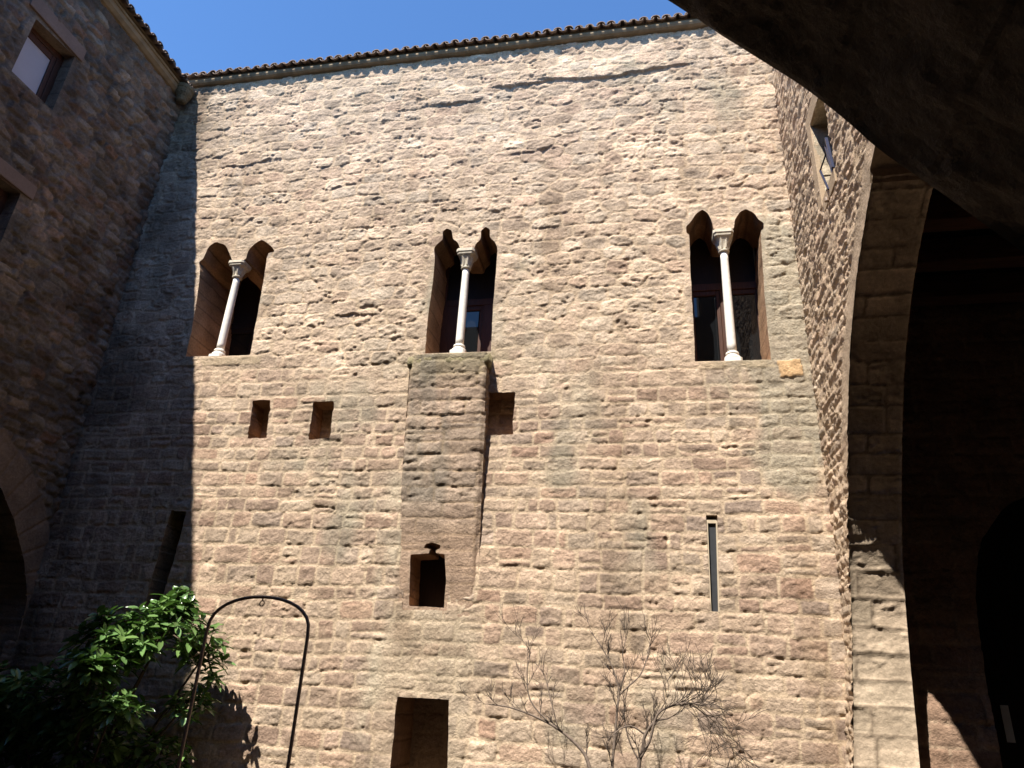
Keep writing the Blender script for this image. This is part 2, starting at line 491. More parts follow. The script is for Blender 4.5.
def main_relief(U, V):
    hl, cl, ml = masonry(U, V, 11, lambda z: (.19, .295), lambda z: (.23, .60), P_low, MORT, mort=.019, warp=.038,
                         relief=.012, rough=.010, crack=.012, flush=.58, split=.12)
    hu, cu, mu = masonry(U, V, 23, None, None, P_up, MORT, mort=.014, warp=.085,
                         relief=.0155, rough=.015, crack=.017, flush=.64, cell=(.43, .25))
    t = sstep(5.9, 7.3, V + .9 * fbm(U * .5, V * .5, 3, 3))
    h = hl * (1 - t) + hu * t
    c = cl * (1 - t)[..., None] + cu * t[..., None]
    c = c + .10 * (c - c.mean(axis=(0, 1), keepdims=True)) * sstep(.02, .04, ml)[..., None]
    g_ = c.mean(axis=2, keepdims=True)
    c = np.clip((c * .86 + g_ * .14) * np.array((1.14, 1.10, 1.03)), .02, .8)
    # the bulging course under the eaves, with its dark crack
    for zc, a, b, dep in ((12.62, -3.0, 1.2, .045), (12.35, -4.3, -2.7, .035), (10.95, -2.6, -1.2, .03), (11.3, -8.4, -6.8, .03), (7.75, -5.5, -4.2, .03)):
        zz = V - zc - .14 * fbm(U * 1.3, V * 0, 33, 3)
        h = h + dep * sstep(0, .03, zz) * (1 - sstep(.15, .65, zz)) * sstep(a, a + .5, U) * (1 - sstep(b - .5, b, U))
    # upright joint of an older building phase at the right
    lich = sstep(.05, .5, fbm(U * .9, V * .5, 55, 4) + 1.25 * np.exp(-((U - 2.0) / .42) ** 2) * sstep(3.5, 5.0, V) * (1 - sstep(8.5, 9.6, V)) - .25)
    c = c * (1 - .6 * lich[..., None]) + np.array((.265, .25, .185)) * .6 * lich[..., None]
    damp = np.exp(-((U + 3.05) / .75) ** 2) * np.exp(-((V - 2.35) / .5) ** 2) * (.5 + .5 * sstep(-.2, .4, fbm(U * 4, V * 1.5, 57, 3)))
    c = c * (1 - .45 * damp[..., None]) + np.array((.27, .25, .17)) * .45 * damp[..., None]
    pale = np.exp(-((U + 3.80) / .15) ** 2) * sstep(1.0, 1.4, V) * (1 - sstep(4.6, 5.2, V)) * sstep(-.35, .3, fbm(U * 4, V * 2.2, 58, 3))
    c = c * (1 - .8 * pale[..., None]) + np.array((.52, .44, .32)) * .8 * pale[..., None]
    moss = np.exp(-((V - 6.72) / .28) ** 2) * np.exp(-((U + 2.9) / 1.3) ** 2) * sstep(-.4, .3, fbm(U * 3, V * 6, 59, 3))
    c = c * (1 - .5 * moss[..., None]) + np.array((.25, .225, .14)) * .5 * moss[..., None]
    foot = sstep(-3.82, -3.68, U + .05 * fbm(U * 2, V * 4, 63, 3)) * (1 - sstep(-2.5, -2.3, U + .06 * fbm(U * 2, V * 3, 65, 3))) * (1 - sstep(2.9, 3.05, V))
    pf = sstep(-.35, .35, fbm(U * 1.8, V * 3.2, 66, 4))
    h = h * (1 - .15 * foot)
    c = c * (1 - .45 * foot[..., None]) + (np.array((.36, .275, .195))[None, None] * (1 - pf[..., None]) + np.array((.45, .37, .265))[None, None] * pf[..., None]) * .45 * foot[..., None]
    rain = sstep(.05, .55, fbm(U * 2.6, V * .22, 67, 4)) * sstep(-.5, .4, fbm(U * .6, V * .6, 68, 3))
    c = c * (1 - .22 * rain[..., None] * np.array((.9, 1, 1.1)))
    fresh = sstep(.22, .5, fbm(U * .55, V * .8, 69, 3))
    c = c * (1 + .13 * fresh[..., None])
    for P_ in (W_LEFT, W_MID, W_RIGHT):
        bx0, bx1 = min(p[0] for p in P_) - .3, max(p[0] for p in P_) + .3
        q_ = (U > bx0) & (U < bx1) & (V > 6.4) & (V < 9.8)
        dd = snap_poly(U[q_], V[q_], P_)[0]
        wq = sstep(.13, .02, dd + .06 * fbm(U[q_] * 4, V[q_] * 4, 70, 2)); h[q_] = h[q_] * (1 - .8 * wq) + .010 * wq
    corner_shade = sstep(-8.1, -9.3, U + .5 * fbm(U * .9, V * .5, 72, 4)) * sstep(-.6, .2, fbm(U * 1.5, V * .6, 73, 3))  # shade painted into the wall colour towards the left corner, in patches
    c = c * (1 - .55 * corner_shade[..., None])
    # one orange block under the right window, flat surround stones
    bn = .02 * fbm(U * 7, V * 7, 74, 2)
    blk = (np.abs(U - 2.06) + bn < .165) & (np.abs(V - 6.45) - bn < .135)
    c[blk] = np.array((.47, .31, .165)) * (1 + .25 * fbm(U[blk] * 9, V[blk] * 9, 60, 3))[:, None]
    h[blk] = .035 + .012 * fbm(U[blk] * 9, V[blk] * 9, 61, 3)
    for (a, b, z0, z1) in ((.74, 1.86, 6.47, 6.60), (-8.05, -6.5, 6.84, 7.0), (-3.8, -2.38, 6.79, 6.9)):
        w = sstep(a - .01, a + .02, U) * (1 - sstep(b - .02, b + .01, U)) * sstep(z0 - .01, z0 + .02, V) * (1 - sstep(z1 - .01, z1 + .01, V))
        w = w * sstep(-.5, .1, fbm(U * 3.1, V * 9, 64, 3))
        h = h * (1 - w) + (.018 + .012 * fbm(U * 5, V * 8, 62, 3)) * w
        c = c * (1 - .6 * w[..., None]) + np.array((.37, .29, .185)) * .6 * w[..., None]
    return h, c, ml

W_LEFT = [(-7.98, 7.04), (-8.00, 7.58), (-8.06, 8.20), (-8.14, 8.85), (-8.22, 9.01), (-8.14, 9.11), (-8.10, 9.36), (-7.97, 9.46), (-7.75, 9.38), (-7.58, 9.12), (-7.51, 8.98), (-7.25, 9.00), (-7.24, 9.22), (-7.12, 9.37), (-7.01, 9.43), (-6.78, 9.26), (-6.69, 9.14), (-6.83, 9.11), (-6.79, 8.54), (-6.76, 7.82), (-6.74, 7.02)]
W_MID = [(-3.57, 6.92), (-3.59, 7.55), (-3.57, 8.23), (-3.58, 8.78), (-3.62, 8.99), (-3.54, 9.09), (-3.47, 9.15), (-3.49, 9.32), (-3.42, 9.38), (-3.32, 9.33), (-3.29, 9.15), (-3.19, 9.06), (-3.14, 8.93), (-2.89, 8.91), (-2.86, 9.02), (-2.78, 9.11), (-2.79, 9.28), (-2.71, 9.36), (-2.63, 9.29), (-2.62, 9.12), (-2.53, 9.03), (-2.47, 8.90), (-2.47, 8.46), (-2.48, 7.68), (-2.46, 6.91)]
W_RIGHT = [(0.71, 6.61), (0.72, 7.33), (0.72, 8.24), (0.74, 8.90), (0.69, 8.95), (0.69, 9.07), (0.76, 9.14), (0.87, 9.32), (0.97, 9.39), (1.06, 9.30), (1.11, 9.13), (1.13, 8.97), (1.44, 8.95), (1.47, 9.14), (1.56, 9.29), (1.66, 9.34), (1.78, 9.25), (1.84, 9.11), (1.91, 9.04), (1.91, 8.94), (1.85, 8.88), (1.81, 7.80), (1.80, 7.10), (1.80, 6.60)]
BH = [(-3.40, 2.95), (-3.42, 3.24), (-3.44, 3.66), (-3.17, 3.68), (-3.16, 3.74), (-3.25, 3.75), (-3.23, 3.81), (-3.14, 3.83), (-3.01, 3.80), (-3.01, 3.75), (-3.08, 3.72), (-3.06, 3.68), (-2.93, 3.67), (-2.89, 3.32), (-2.89, 2.94)]
BH_BIG = [(-3.5, 2.9), (-2.84, 2.9), (-2.84, 3.9), (-3.5, 3.9)]

def soften(poly, keep_last=True):
    out = []
    n = len(poly)
    for i in range(n):
        p = poly[i]; a = poly[i - 1]; b = poly[(i + 1) % n]
        if i in (0, n - 1): out.append(p); continue
        out.append((p[0] + (a[0] - p[0]) * .15, p[1] + (a[1] - p[1]) * .15)); out.append((p[0] + (b[0] - p[0]) * .15, p[1] + (b[1] - p[1]) * .15))
    return out
W_LEFT, W_MID, W_RIGHT = soften(W_LEFT), soften(W_MID), soften(W_RIGHT)
facade = thing('stone_building', 'tall sunlit sandstone courtyard facade with three twin arched windows and clay tiled eaves', 'building', (-3.6, 10, 0))
RV = (.34, .21, .125)
main_holes = [
    (W_LEFT, 1.3, False, .5), (W_MID, .85, False, .25), (W_RIGHT, .85, False, .3),
    (BH_BIG, .6, (.8, .8, .8)),
    ([(-6.45, 5.50), (-6.50, 6.17), (-6.175, 6.17), (-6.11, 5.5)], .38, (1, 1, 1)),
    ([(-5.38, 5.46), (-5.41, 6.11), (-5.04, 6.12), (-5.01, 5.48)], .38, (1, 1, 1)),
    ([(-2.55, 5.49), (-2.55, 6.2), (-2.04, 6.19), (-2.03, 5.49)], .34, (1, 1, 1)),
    ([(-3.42, -.1), (-3.44, 1.77), (-2.71, 1.775), (-2.66, .9), (-2.64, -.1)], .8, (.8, .75, .7), .5),
    ([(.715, 3.0), (.735, 4.27), (.885, 4.27), (.83, 3.0)], .25, False, .3),
    ([(-7.62, 2.2), (-7.54, 4.30), (-7.25, 4.28), (-7.34, 2.2)], .40, (.8, .8, .8), .5),
]
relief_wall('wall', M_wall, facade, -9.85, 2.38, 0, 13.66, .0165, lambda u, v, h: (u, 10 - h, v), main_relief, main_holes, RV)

# buttress-like chute under the middle window: leans out towards its top
def chute_front(v): return 10.004 - .27 * np.clip((v - 2.95) / 3.8, 0, 1)
def chute_relief(U, V):
    h, c, mk = masonry(U, V, 41, lambda z: (.19, .26), lambda z: (.55, 1.1), [(.37, .275, .20), (.34, .255, .19), (.39, .285, .205), (.36, .28, .21)],
                       (.34, .25, .165), mort=.012, warp=.03, relief=.015, rough=.011, crack=.018, flush=.5, split=.15)
    t = sstep(4.6, 3.8, V)
    h = h * (1 - .65 * t)
    edge = np.minimum(np.minimum(U + 3.72, -2.44 - U), 1)
    h = h - .05 * (1 - sstep(0, .07, edge + .02 * fbm(U * 0, V * 5, 44, 3)))
    g_ = sstep(6.15, 6.7, V + .12 * fbm(U * 3, V * 3, 45, 3))
    c = c * (1 - .6 * g_[..., None]) + np.array((.215, .195, .115)) * .6 * g_[..., None]
    g2 = (sstep(0., .45, fbm(U * 3.2, V * .7, 46, 3)) * sstep(3.6, 4.6, V))[..., None] * .45
    c = c * (1 - g2) + np.array((.19, .175, .14)) * g2
    warm = (t * .5)[..., None]
    c = c * (1 - warm) + np.array((.37, .25, .17)) * warm
    return h, c, mk
CH_OUT = [(-3.55, 2.78), (-3.60, 3.8), (-3.69, 4.8), (-3.73, 6.78), (-2.46, 6.78), (-2.44, 4.8), (-2.43, 2.78)]
relief_wall('chute', M_wall, facade, -3.75, -2.42, 2.76, 6.79, .02, lambda u, v, h: (u, chute_front(v) - h, v), chute_relief, [(BH, .5, False, .4)], RV, outside=CH_OUT)
# its two cheeks and its top
b = MB()
zs = np.linspace(2.78, 6.77, 60)
for xs, jit in (((-3.55, -3.60, -3.69, -3.73), 0), ((-2.43, -2.432, -2.44, -2.46), 9)):
    xx = np.interp(zs, (2.78, 3.8, 4.8, 6.78), xs)
    base0 = len(b.v)
    for x, z in zip(xx, zs):
        yf = float(chute_front(z)) + .03
        for t in (0, .33, .66, 1):
            w = .02 * math.sin(z * 23 + t * 5 + jit) * (1 if 0 < t < 1 else 0)
            b.v.append((x + w + .004 * math.sin(z * 61), yf + (10.06 - yf) * t, z))
    for i in range(len(zs) - 1):
        for k in range(3):
            a = base0 + i * 4 + k
            b.f.append((a, a + 1, a + 5, a + 4))
b.build('chute_cheek', stone_mat('chute_side_stone', (.26, .185, .13), bump=.8), facade)
b = MB()
nx = 40
for i in range(nx + 1):
    x = -3.755 + 1.325 * i / nx
    w = .03 * float(fbm(np.array([x * 5.]), np.array([.3]), 92, 3)[0])
    for kk, (y, z) in enumerate(((10.05, 6.57), (9.76 + w, 6.58 + w * .8), (9.725 + w, 6.64), (9.73 + w, 6.72 + w * .5), (9.80 + w, 6.785), (10.05, 6.80))):
        w2 = float(fbm(np.array([x * 9.]), np.array([kk * 1.7]), 93, 3)[0])
        b.v.append((x, y + .03 * w2, z + .035 * w2))
for i in range(nx):
    for k in range(5):
        a = i * 6 + k; b.f.append((a, a + 1, a + 7, a + 6))
b.f += [tuple(range(5, -1, -1)), tuple(nx * 6 + k for k in range(6))]
b.build('ledge', stone_mat('mossy_ledge_stone', (.25, .215, .125), bump=.9, var=.45), facade, smooth=True)
# inside of the small square opening
b = MB(); b.box((-3.6, 10.45, 2.8), (-2.7, 10.5, 4.0)); b.build('opening_back', M_darkwood, facade)
b = MB(); b.box((-3.50, 10.03, 1.765), (-2.62, 10.3, 1.835)); b.build('door_shadow_bar', M_darkwood, facade, bevel=.006)  # dark bar standing in for the shadow line over the door

# twin windows: timber frame with panes, column between the two lights
def twin_window(poly, zsill, ztr, colx, ztop, frame_m, st=.13, mull=0.0, spans=None, y=10.74):
    x0 = min(p[0] for p in poly) - .05; x1 = max(p[0] for p in poly) + .05
    f = MB()
    xm = (x0 + x1) / 2 + mull
    f.box((x0, y, zsill - .02), (x0 + st, y + .09, ztop)); f.box((x1 - st, y, zsill - .02), (x1, y + .09, ztop))
    if spans is None: f.box((xm - .07, y - .01, zsill - .015), (xm + .07, y + .088, ztr - .002))
    else:
        f.box((x0 + st - .06, y - .002, zsill - .015), (spans[0][0] - .002, y + .085, ztr - .002)); f.box((spans[0][1] + .002, y - .004, zsill - .016), (x1 - st + .06, y + .084, ztr - .003))
    f.box((x0 + st + .001, y - .005, ztr), (x1 - st - .001, y + .092, ztr + .13))
    f.box((x0 + st + .001, y + .002, zsill - .018), (x1 - st - .001, y + .086, zsill + .10))
    for s0, s1 in (spans or ((x0 + st, xm - .07), (xm + .07, x1 - st))):   # casement stiles
        for xx in (s0 + .002, s1 - .062):
            f.box((xx, y + .014, zsill + .102), (xx + .06, y + .08, ztr - .002))
        f.box((s0 + .064, y + .016, ztr - .09), (s1 - .064, y + .078, ztr - .003))
    fo = f.build('window', frame_m, facade, bevel=.006)
    for s0, s1 in (spans or ((x0 + st, xm - .07), (xm + .07, x1 - st))):
        p = MB(); p.box((s0 + .05, y + .045, zsill + .09), (s1 - .05, y + .055, ztr - .08)); p.build('pane', M_glass, fo)
    p = MB(); p.box((x0 + .12, y + .05, ztr + .12), (x1 - .12, y + .07, ztop + .05)); p.build('upper_panel', M_darkwood, fo)
    # column
    cx, cz0, cz1, cap = colx
    cy = 10.13
    c = MB(); n = 14
    prof = []
    for i in range(n + 1):
        t = i / n
        prof.append((.070 - .010 * t + .003 * math.sin(math.pi * t), cz0 + .18 + (cz1 - cap - cz0 - .18) * t))
    c.lathe(cx, cy, prof, 20); c.build('column', M_marble, fo, smooth=True)
    c = MB()
    c.lathe(cx, cy, [(.128, cz0 - .01), (.128, cz0 + .055)], 4 * 6, square=1)
    c.lathe(cx, cy, [(.118, cz0 + .055), (.124, cz0 + .075), (.118, cz0 + .10), (.092, cz0 + .115), (.088, cz0 + .13), (.100, cz0 + .15), (.094, cz0 + .175), (.072, cz0 + .19)], 20)
    c.build('column_base', M_marble, fo, smooth=False)
    c = MB(); zb = cz1 - cap
    c.lathe(cx, cy, [(.062, zb - .01), (.086, zb + .008), (.090, zb + .028), (.074, zb + .045)], 20)
    hh = cap - .045
    pr = [(.072, zb + .045)]
    for i in range(1, 7):
        t = i / 6
        pr.append((.072 + .055 * t ** 1.7, zb + .045 + hh * .62 * t))
    c.lathe(cx, cy, pr, 24, square=.65)
    for k in range(8):                                          # leaf tips on the bell
        an = math.pi / 4 * k + math.pi / 8
        rr = .112 if k % 2 else .100
        c.tube([(cx + .075 * math.cos(an), cy + .075 * math.sin(an), zb + .06), (cx + rr * .95 * math.cos(an), cy + rr * .95 * math.sin(an), zb + .05 + hh * .42), (cx + rr * 1.22 * math.cos(an), cy + rr * 1.22 * math.sin(an), zb + .05 + hh * .56)], [.016, .022, .008], 6)
    c.lathe(cx, cy, [(.125, zb + .045 + hh * .62), (.145, zb + .045 + hh * .70), (.150, zb + .045 + hh * .78)], 24, square=1)
    c.lathe(cx, cy, [(.152, zb + .047 + hh * .80), (.162, zb + .045 + hh * .86), (.162, cz1 + .012)], 24, square=1)
    c.build('capital', M_capital, fo)
    return fo
twin_window(W_LEFT, 7.02, 8.2, (-7.44, 7.03, 8.99, .30), 9.6, M_darkwood, y=11.15)
twin_window(W_MID, 6.92, 8.22, (-3.04, 6.93, 8.92, .34), 9.6, M_wood, st=.12, spans=((-3.28, -2.84),))
twin_window(W_RIGHT, 6.60, 8.28, (1.275, 6.62, 8.96, .36), 9.6, M_wood, st=.10)

# slit window
f = MB()
f.bar((.724, 10.02, 2.99), (.748, 10.02, 4.19), .013, .05); f.bar((.827, 10.02, 2.99), (.872, 10.02, 4.19), .018, .05)
f.bar((.742, 10.022, 4.185), (.872, 10.022, 4.185), .022, .045, (0, 0, 1))
fo = f.build('slit_window', M_cream, facade)
p = MB(); p.add([(.72, 10.04, 2.98), (.86, 10.04, 2.98), (.885, 10.04, 4.2), (.745, 10.04, 4.2)], [(0, 1, 2, 3)])
p.build('pane', simple_mat('grey_slit_glass', (.05, .053, .057), rough=.12, spec=.5, var=.1, bump=0), fo)

# eaves: cornice and clay tiles
def cornice(parent, pts_profile, along, n=120):
    b = MB(); k = len(pts_profile)
    for i in range(n + 1):
        t = i / n
        w = .016 * float(fbm(np.array([t * 37.]), np.array([.5]), 91, 3)[0])
        for (o, z) in pts_profile: b.v.append(along(t, o + w * .6, z + w))
    for i in range(n):
        for j in range(k - 1):
            a = i * k + j; b.f.append((a, a + 1, a + k + 1, a + k))
    b.f += [tuple(range(k))[::-1], tuple(n * k + j for j in range(k))]
    return b.build('cornice', M_cornice, parent)
def tiles(parent, count, place, seed):
    """place(i, s, d, z): i along the eave in tile pitches, d up the slope, z height"""
    rnd = random.Random(seed); b = MB(); na = 8
    for row in range(4):
        for i in range(count):
            for conv in (True, False):
                d0 = row * .36 - rnd.uniform(0, .035) - (0 if conv else .02); d1 = d0 + .44
                jx = rnd.uniform(-.016, .016); jz = rnd.uniform(-.014, .014) + (.0 if row == 0 else .008)
                r0 = .088 if conv else .080; r1 = .074
                th = .016
                b0 = len(b.v)
                for (d, r) in ((d0, r0), (d1, r1)):
                    for rr in (r, r - th):
                        for a in range(na + 1):
                            an = math.pi * a / na
                            if conv: xx = rr * math.cos(an); zz = rr * math.sin(an) * .95 + .055
                            else: xx = .105 + rr * math.cos(an); zz = .075 - rr * math.sin(an) * .75
                            b.v.append(place(i, xx + jx, d, zz + jz + d * .32 + row * .012))
                m1 = na + 1
                for a in range(na):
                    b.f.append((b0 + a, b0 + a + 1, b0 + 2 * m1 + a + 1, b0 + 2 * m1 + a))
                    b.f.append((b0 + m1 + a, b0 + 3 * m1 + a, b0 + 3 * m1 + a + 1, b0 + m1 + a + 1))
                    b.f.append((b0 + a, b0 + m1 + a, b0 + m1 + a + 1, b0 + a + 1))
    return b.build('roof_tiles', M_tile, parent)
cornice(facade, [(0.06, 13.545), (-.06, 13.565), (-.10, 13.59), (-.12, 13.63), (-.115, 13.66), (-.11, 13.695), (.06, 13.70)],
        lambda t, o, z: (-9.6 + 12.6 * t, 10 + o, z), 200)
tiles(facade, 61, lambda i, s, d, z: (-9.62 + .2075 * i + s, 9.835 + d, 13.70 + z), 5)
b = MB(); b.add([(-9.9, 9.87, 13.702), (4, 9.87, 13.702), (4, 13.5, 14.85), (-9.9, 13.5, 14.85), (-9.9, 13.5, 0), (4, 13.5, 0)], [(0, 1, 2, 3), (3, 2, 5, 4)])
b.build('roof', M_cornice, facade)

# ------------------------------------------------------------------ shaded building at the left
XL = -9.674
lb = thing('shaded_building', 'dark rubble stone building in shade with brown framed windows, left side of the courtyard', 'building', (XL - .3, 6, 0))
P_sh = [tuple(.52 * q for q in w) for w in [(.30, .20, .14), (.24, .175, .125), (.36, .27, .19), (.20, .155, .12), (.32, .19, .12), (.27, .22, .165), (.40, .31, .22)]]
LARCH = [(8.0, 4.75), (8.35, 4.62), (8.87, 4.33), (9.25, 3.95), (9.65, 3.42), (9.95, 2.86), (10.0, 2.2), (10.0, -.1), (6.0, -.1), (6.0, 2.9), (6.6, 3.9), (7.3, 4.55)]
LWA = [(6.62, 11.62), (7.45, 11.70), (7.44, 10.45), (6.60, 10.45)]
LWB = [(6.5, 8.72), (7.465, 8.76), (7.45, 7.5), (6.5, 7.5)]
def left_relief(U, V):
    h, c, mk = masonry(U, V, 77, None, None, P_sh, (.125, .098, .075), mort=.012, warp=.10,
                       relief=.032, rough=.032, crack=.04, flush=.5, cell=(.36, .18))
    blot = fbm(U * 1.6, V * 1.6, 83, 4)
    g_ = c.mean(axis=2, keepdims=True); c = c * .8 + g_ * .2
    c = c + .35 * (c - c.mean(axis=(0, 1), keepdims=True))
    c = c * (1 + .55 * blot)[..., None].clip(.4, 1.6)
    for P_ in (LWA, LWB):
        dd = snap_poly(U.ravel(), V.ravel(), P_)[0].reshape(U.shape)
        wq = sstep(.16, .05, dd); h = h * (1 - wq) + .012 * wq
    # ring of dressed voussoirs round the low arch
    d, bx, by = snap_poly(U.ravel(), V.ravel(), LARCH[:7] + LARCH[-3:])
    d = d.reshape(U.shape)
    ring = (d < .62) & (V > 1.5)
    ang = np.arctan2(V - 2.6, U - 8.0)
    jt = np.abs(((ang / .17) % 1) - .5) * 2
    hr = .035 * sstep(.0, .1, 1 - jt) + .007 * fbm(U * 9, V * 9, 80, 3)
    w = ring.astype(float) * sstep(.62, .56, d)
    h = h * (1 - w) + hr * w
    vc = np.array((.20, .145, .105))[None, None] * (1 + .25 * fbm(U * 2.5, V * 2.5, 81, 4))[..., None]
    c = c * (1 - w[..., None]) + vc * w[..., None]
    return h, c, mk
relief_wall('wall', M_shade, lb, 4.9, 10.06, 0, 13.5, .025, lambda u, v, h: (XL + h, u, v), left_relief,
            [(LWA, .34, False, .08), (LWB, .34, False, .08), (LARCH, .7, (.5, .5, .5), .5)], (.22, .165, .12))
b = MB(); b.box((XL - .5, -6, 0), (XL, 4.9, 13.5)); b.box((XL - 6, -6, 0), (XL - .9, 10.0, 13.4)); b.build('rear_wall', M_dark, lb)
def left_window(y0, y1, z0, z1, pane_m, lint):
    x = XL - .20
    f = MB()
    f.box((x - .06, y0 - .02, z0 - .02), (x, y0 + .07, z1 + .02)); f.box((x - .06, y1 - .10, z0 - .02), (x, y1 + .02, z1 + .02))
    f.box((x - .058, y0 + .071, z1 - .12), (x + .004, y1 - .101, z1 + .02)); f.box((x - .058, y0 + .071, z0 - .02), (x + .002, y1 - .101, z0 + .05))
    f.box((x - .062, y1 - .18, z0 + .051), (x - .008, y1 - .105, z1 - .121))
    f.box((x - .062, y0 + .072, z1 - .24), (x - .010, y1 - .182, z1 - .122))
    fo = f.build('window', M_wood, lb, bevel=.006)
    p = MB(); p.box((x - .045, y0 + .06, z0 + .04), (x - .03, y1 - .17, z1 - .2)); p.build('pane', pane_m, fo)
    l = MB(); l.box((XL - .3, *lint[0]), (XL + .055, *lint[1])); l.build('lintel', M_lint, fo, bevel=.012)
    return fo
left_window(6.62, 7.44, 10.45, 11.68, M_blind, ((6.42, 11.71), (7.58, 11.98)))
left_window(6.5, 7.45, 7.5, 8.74, M_glass, ((6.3, 8.77), (7.66, 9.02)))
cornice(lb, [(0.06, 13.14), (-.06, 13.17), (-.12, 13.22), (-.13, 13.30), (-.16, 13.31), (-.16, 13.36), (.06, 13.37)],
        lambda t, o, z: (XL - o, 3.5 + 6.35 * t, z), 70)
tiles(lb, 31, lambda i, s, d, z: (XL + .275 - d, 9.80 - .2075 * i + s, 13.365 + z), 8)
b = MB(); b.add([(XL + .22, -2, 13.372), (XL + .22, 10, 13.372), (XL - 5, 10, 14.9), (XL - 5, -2, 14.9)], [(0, 1, 2, 3)])
b.build('roof', M_cornice, lb)
b = MB(); b.lathe(XL + .17, 9.80, [(.06, 12.96), (.10, 12.99), (.12, 13.08), (.165, 13.16), (.175, 13.25), (.19, 13.27), (.19, 13.35)], 14)
b.build('drain_spout', stone_mat('spout_stone', (.15, .12, .075), bump=.9, var=.5), lb)

# ------------------------------------------------------------------ arcade building at the right
XR = 2.349
rb = thing('arcade_building', 'stone wing with great open arch and dark timbered gallery, right of the facade', 'building', (XR + 2.5, 6.5, 0))
ARCH = [(9.66, 0), (9.66, .4), (9.66, .8), (9.66, 1.25), (9.66, 1.90), (9.63, 2.60), (9.52, 3.23), (9.31, 3.81), (8.88, 4.57), (8.41, 5.35), (8.04, 5.83), (7.61, 6.25), (7.14, 6.59), (6.67, 6.86), (6.42, 6.97)]
def batter(z): return .175 * np.clip((3.4 - z) / 2.0, 0, 1.3) ** 1.6      # the foot of the pier spreads into the court
ARCH_NEAR = [(6.41, 7.06), (6.0, 7.22), (5.4, 7.34), (4.7, 7.30), (3.9, 7.0), (3.2, 6.4), (2.6, 5.5), (2.2, 4.4), (2.1, 3.0), (2.1, 0)]
# smooth the far half of the arch
pa = np.array(ARCH); s_ = np.concatenate([[0], np.cumsum(np.hypot(*np.diff(pa, axis=0).T))])
tt = np.linspace(0, s_[-1], 120)
sy = np.interp(tt, s_, pa[:, 0]); sz = np.interp(tt, s_, pa[:, 1])
ker = np.ones(13) / 13
for _ in range(2):
    sy2 = np.convolve(np.pad(sy, 6, mode='reflect', reflect_type='odd'), ker, 'valid'); sz2 = np.convolve(np.pad(sz, 6, mode='reflect', reflect_type='odd'), ker, 'valid')
    sy, sz = sy2, sz2
ARCH_S = list(zip(sy, sz))
ARCH_POLY = [(y, z - (.1 if z < .05 else 0)) for y, z in ARCH_S] + ARCH_NEAR + [(2.1, -.2), (9.68, -.2)]
RWIN = [(8.22, 9.34), (8.24, 8.05), (7.55, 8.05), (7.50, 9.34)]
def right_relief(U, V):
    h, c, mk = masonry(U, V, 131, lambda z: (.06, .16), lambda z: (.25, .75), P_up, MORT, mort=.014, warp=.06,
                       relief=.014, rough=.019, crack=.02, flush=.4, split=.2)
    c = c * np.array((1.12, 1.10, 1.06))
    d, bx, by = snap_poly(U.ravel(), V.ravel(), ARCH_POLY)
    d = d.reshape(U.shape)
    w = sstep(.34, .24, d + .04 * fbm(U * 5, V * 5, 140, 2)) * sstep(4.2, 5.6, V)
    hr = .004 + .007 * fbm(U * 12, V * 12, 133, 4)
    h = h * (1 - w) + hr * w
    vc = np.array((.42, .32, .225))[None, None] * (1 + .2 * fbm(U * 4, V * 4, 134, 4))[..., None]
    c = c * (1 - w[..., None]) + vc * w[..., None]
    return h, c, mk
relief_wall('wall', M_wall, rb, 1.9, 10.36, 0, 13.6, .0235, lambda u, v, h: (XR - h - batter(v), u, v), right_relief,
            [(RWIN, .42, False, .2), (ARCH_POLY, 0, False, .6)], (.55, .46, .33))
# soffit of the arch, voussoirs 0.75 m thick
def soffit_grid(curve, parent, rc, seed):
    c = np.array(curve); s = np.concatenate([[0], np.cumsum(np.hypot(*np.diff(c, axis=0).T))])
    def to_world(u, v, h):                                        # u: along x, v: arc length
        y = np.interp(v, s, c[:, 0]); z = np.interp(v, s, c[:, 1])
        e = .06
        ty = np.interp(v + e, s, c[:, 0]) - np.interp(v - e, s, c[:, 0]); tz = np.interp(v + e, s, c[:, 1]) - np.interp(v - e, s, c[:, 1])
        L = np.hypot(ty, tz) + 1e-9
        ny, nz = -tz / L, ty / L
        sgn = 1.0 if rc else -1.0
        return XR + u - batter(z) * (1 - u / .6 * .5), y + ny * h * sgn, z + nz * h * sgn
    def rel(U, V):
        h, cc, mk = masonry(U, V, seed, lambda z: (.22, .36), lambda z: (.5, 1.2), [(.47, .375, .27), (.44, .35, .25), (.50, .39, .28)],
                            (.24, .185, .13), mort=.010, warp=.02, relief=.010, rough=.006, crack=.010, flush=.4, split=.0)
        edge = np.minimum(U, .60 - U)
        return h - .012 * (1 - sstep(0, .03, edge)), cc, mk
    return relief_wall('arch_soffit', stone_mat('dressed_voussoirs', bump=.35, var=.25), parent, 0.0, .60, 0, float(s[-1]), .02, to_world, rel)
soffit_grid(ARCH_S, rb, False, 151)
b = MB()
pts = [(6.47, 6.93)] + ARCH_NEAR
for (y, z) in pts: b.v += [(XR - .02, y, z), (XR + .60, y, z)]
for i in range(len(pts) - 1): b.f.append((2 * i, 2 * i + 1, 2 * i + 3, 2 * i + 2))
b.build('arch_soffit', M_trim, rb)
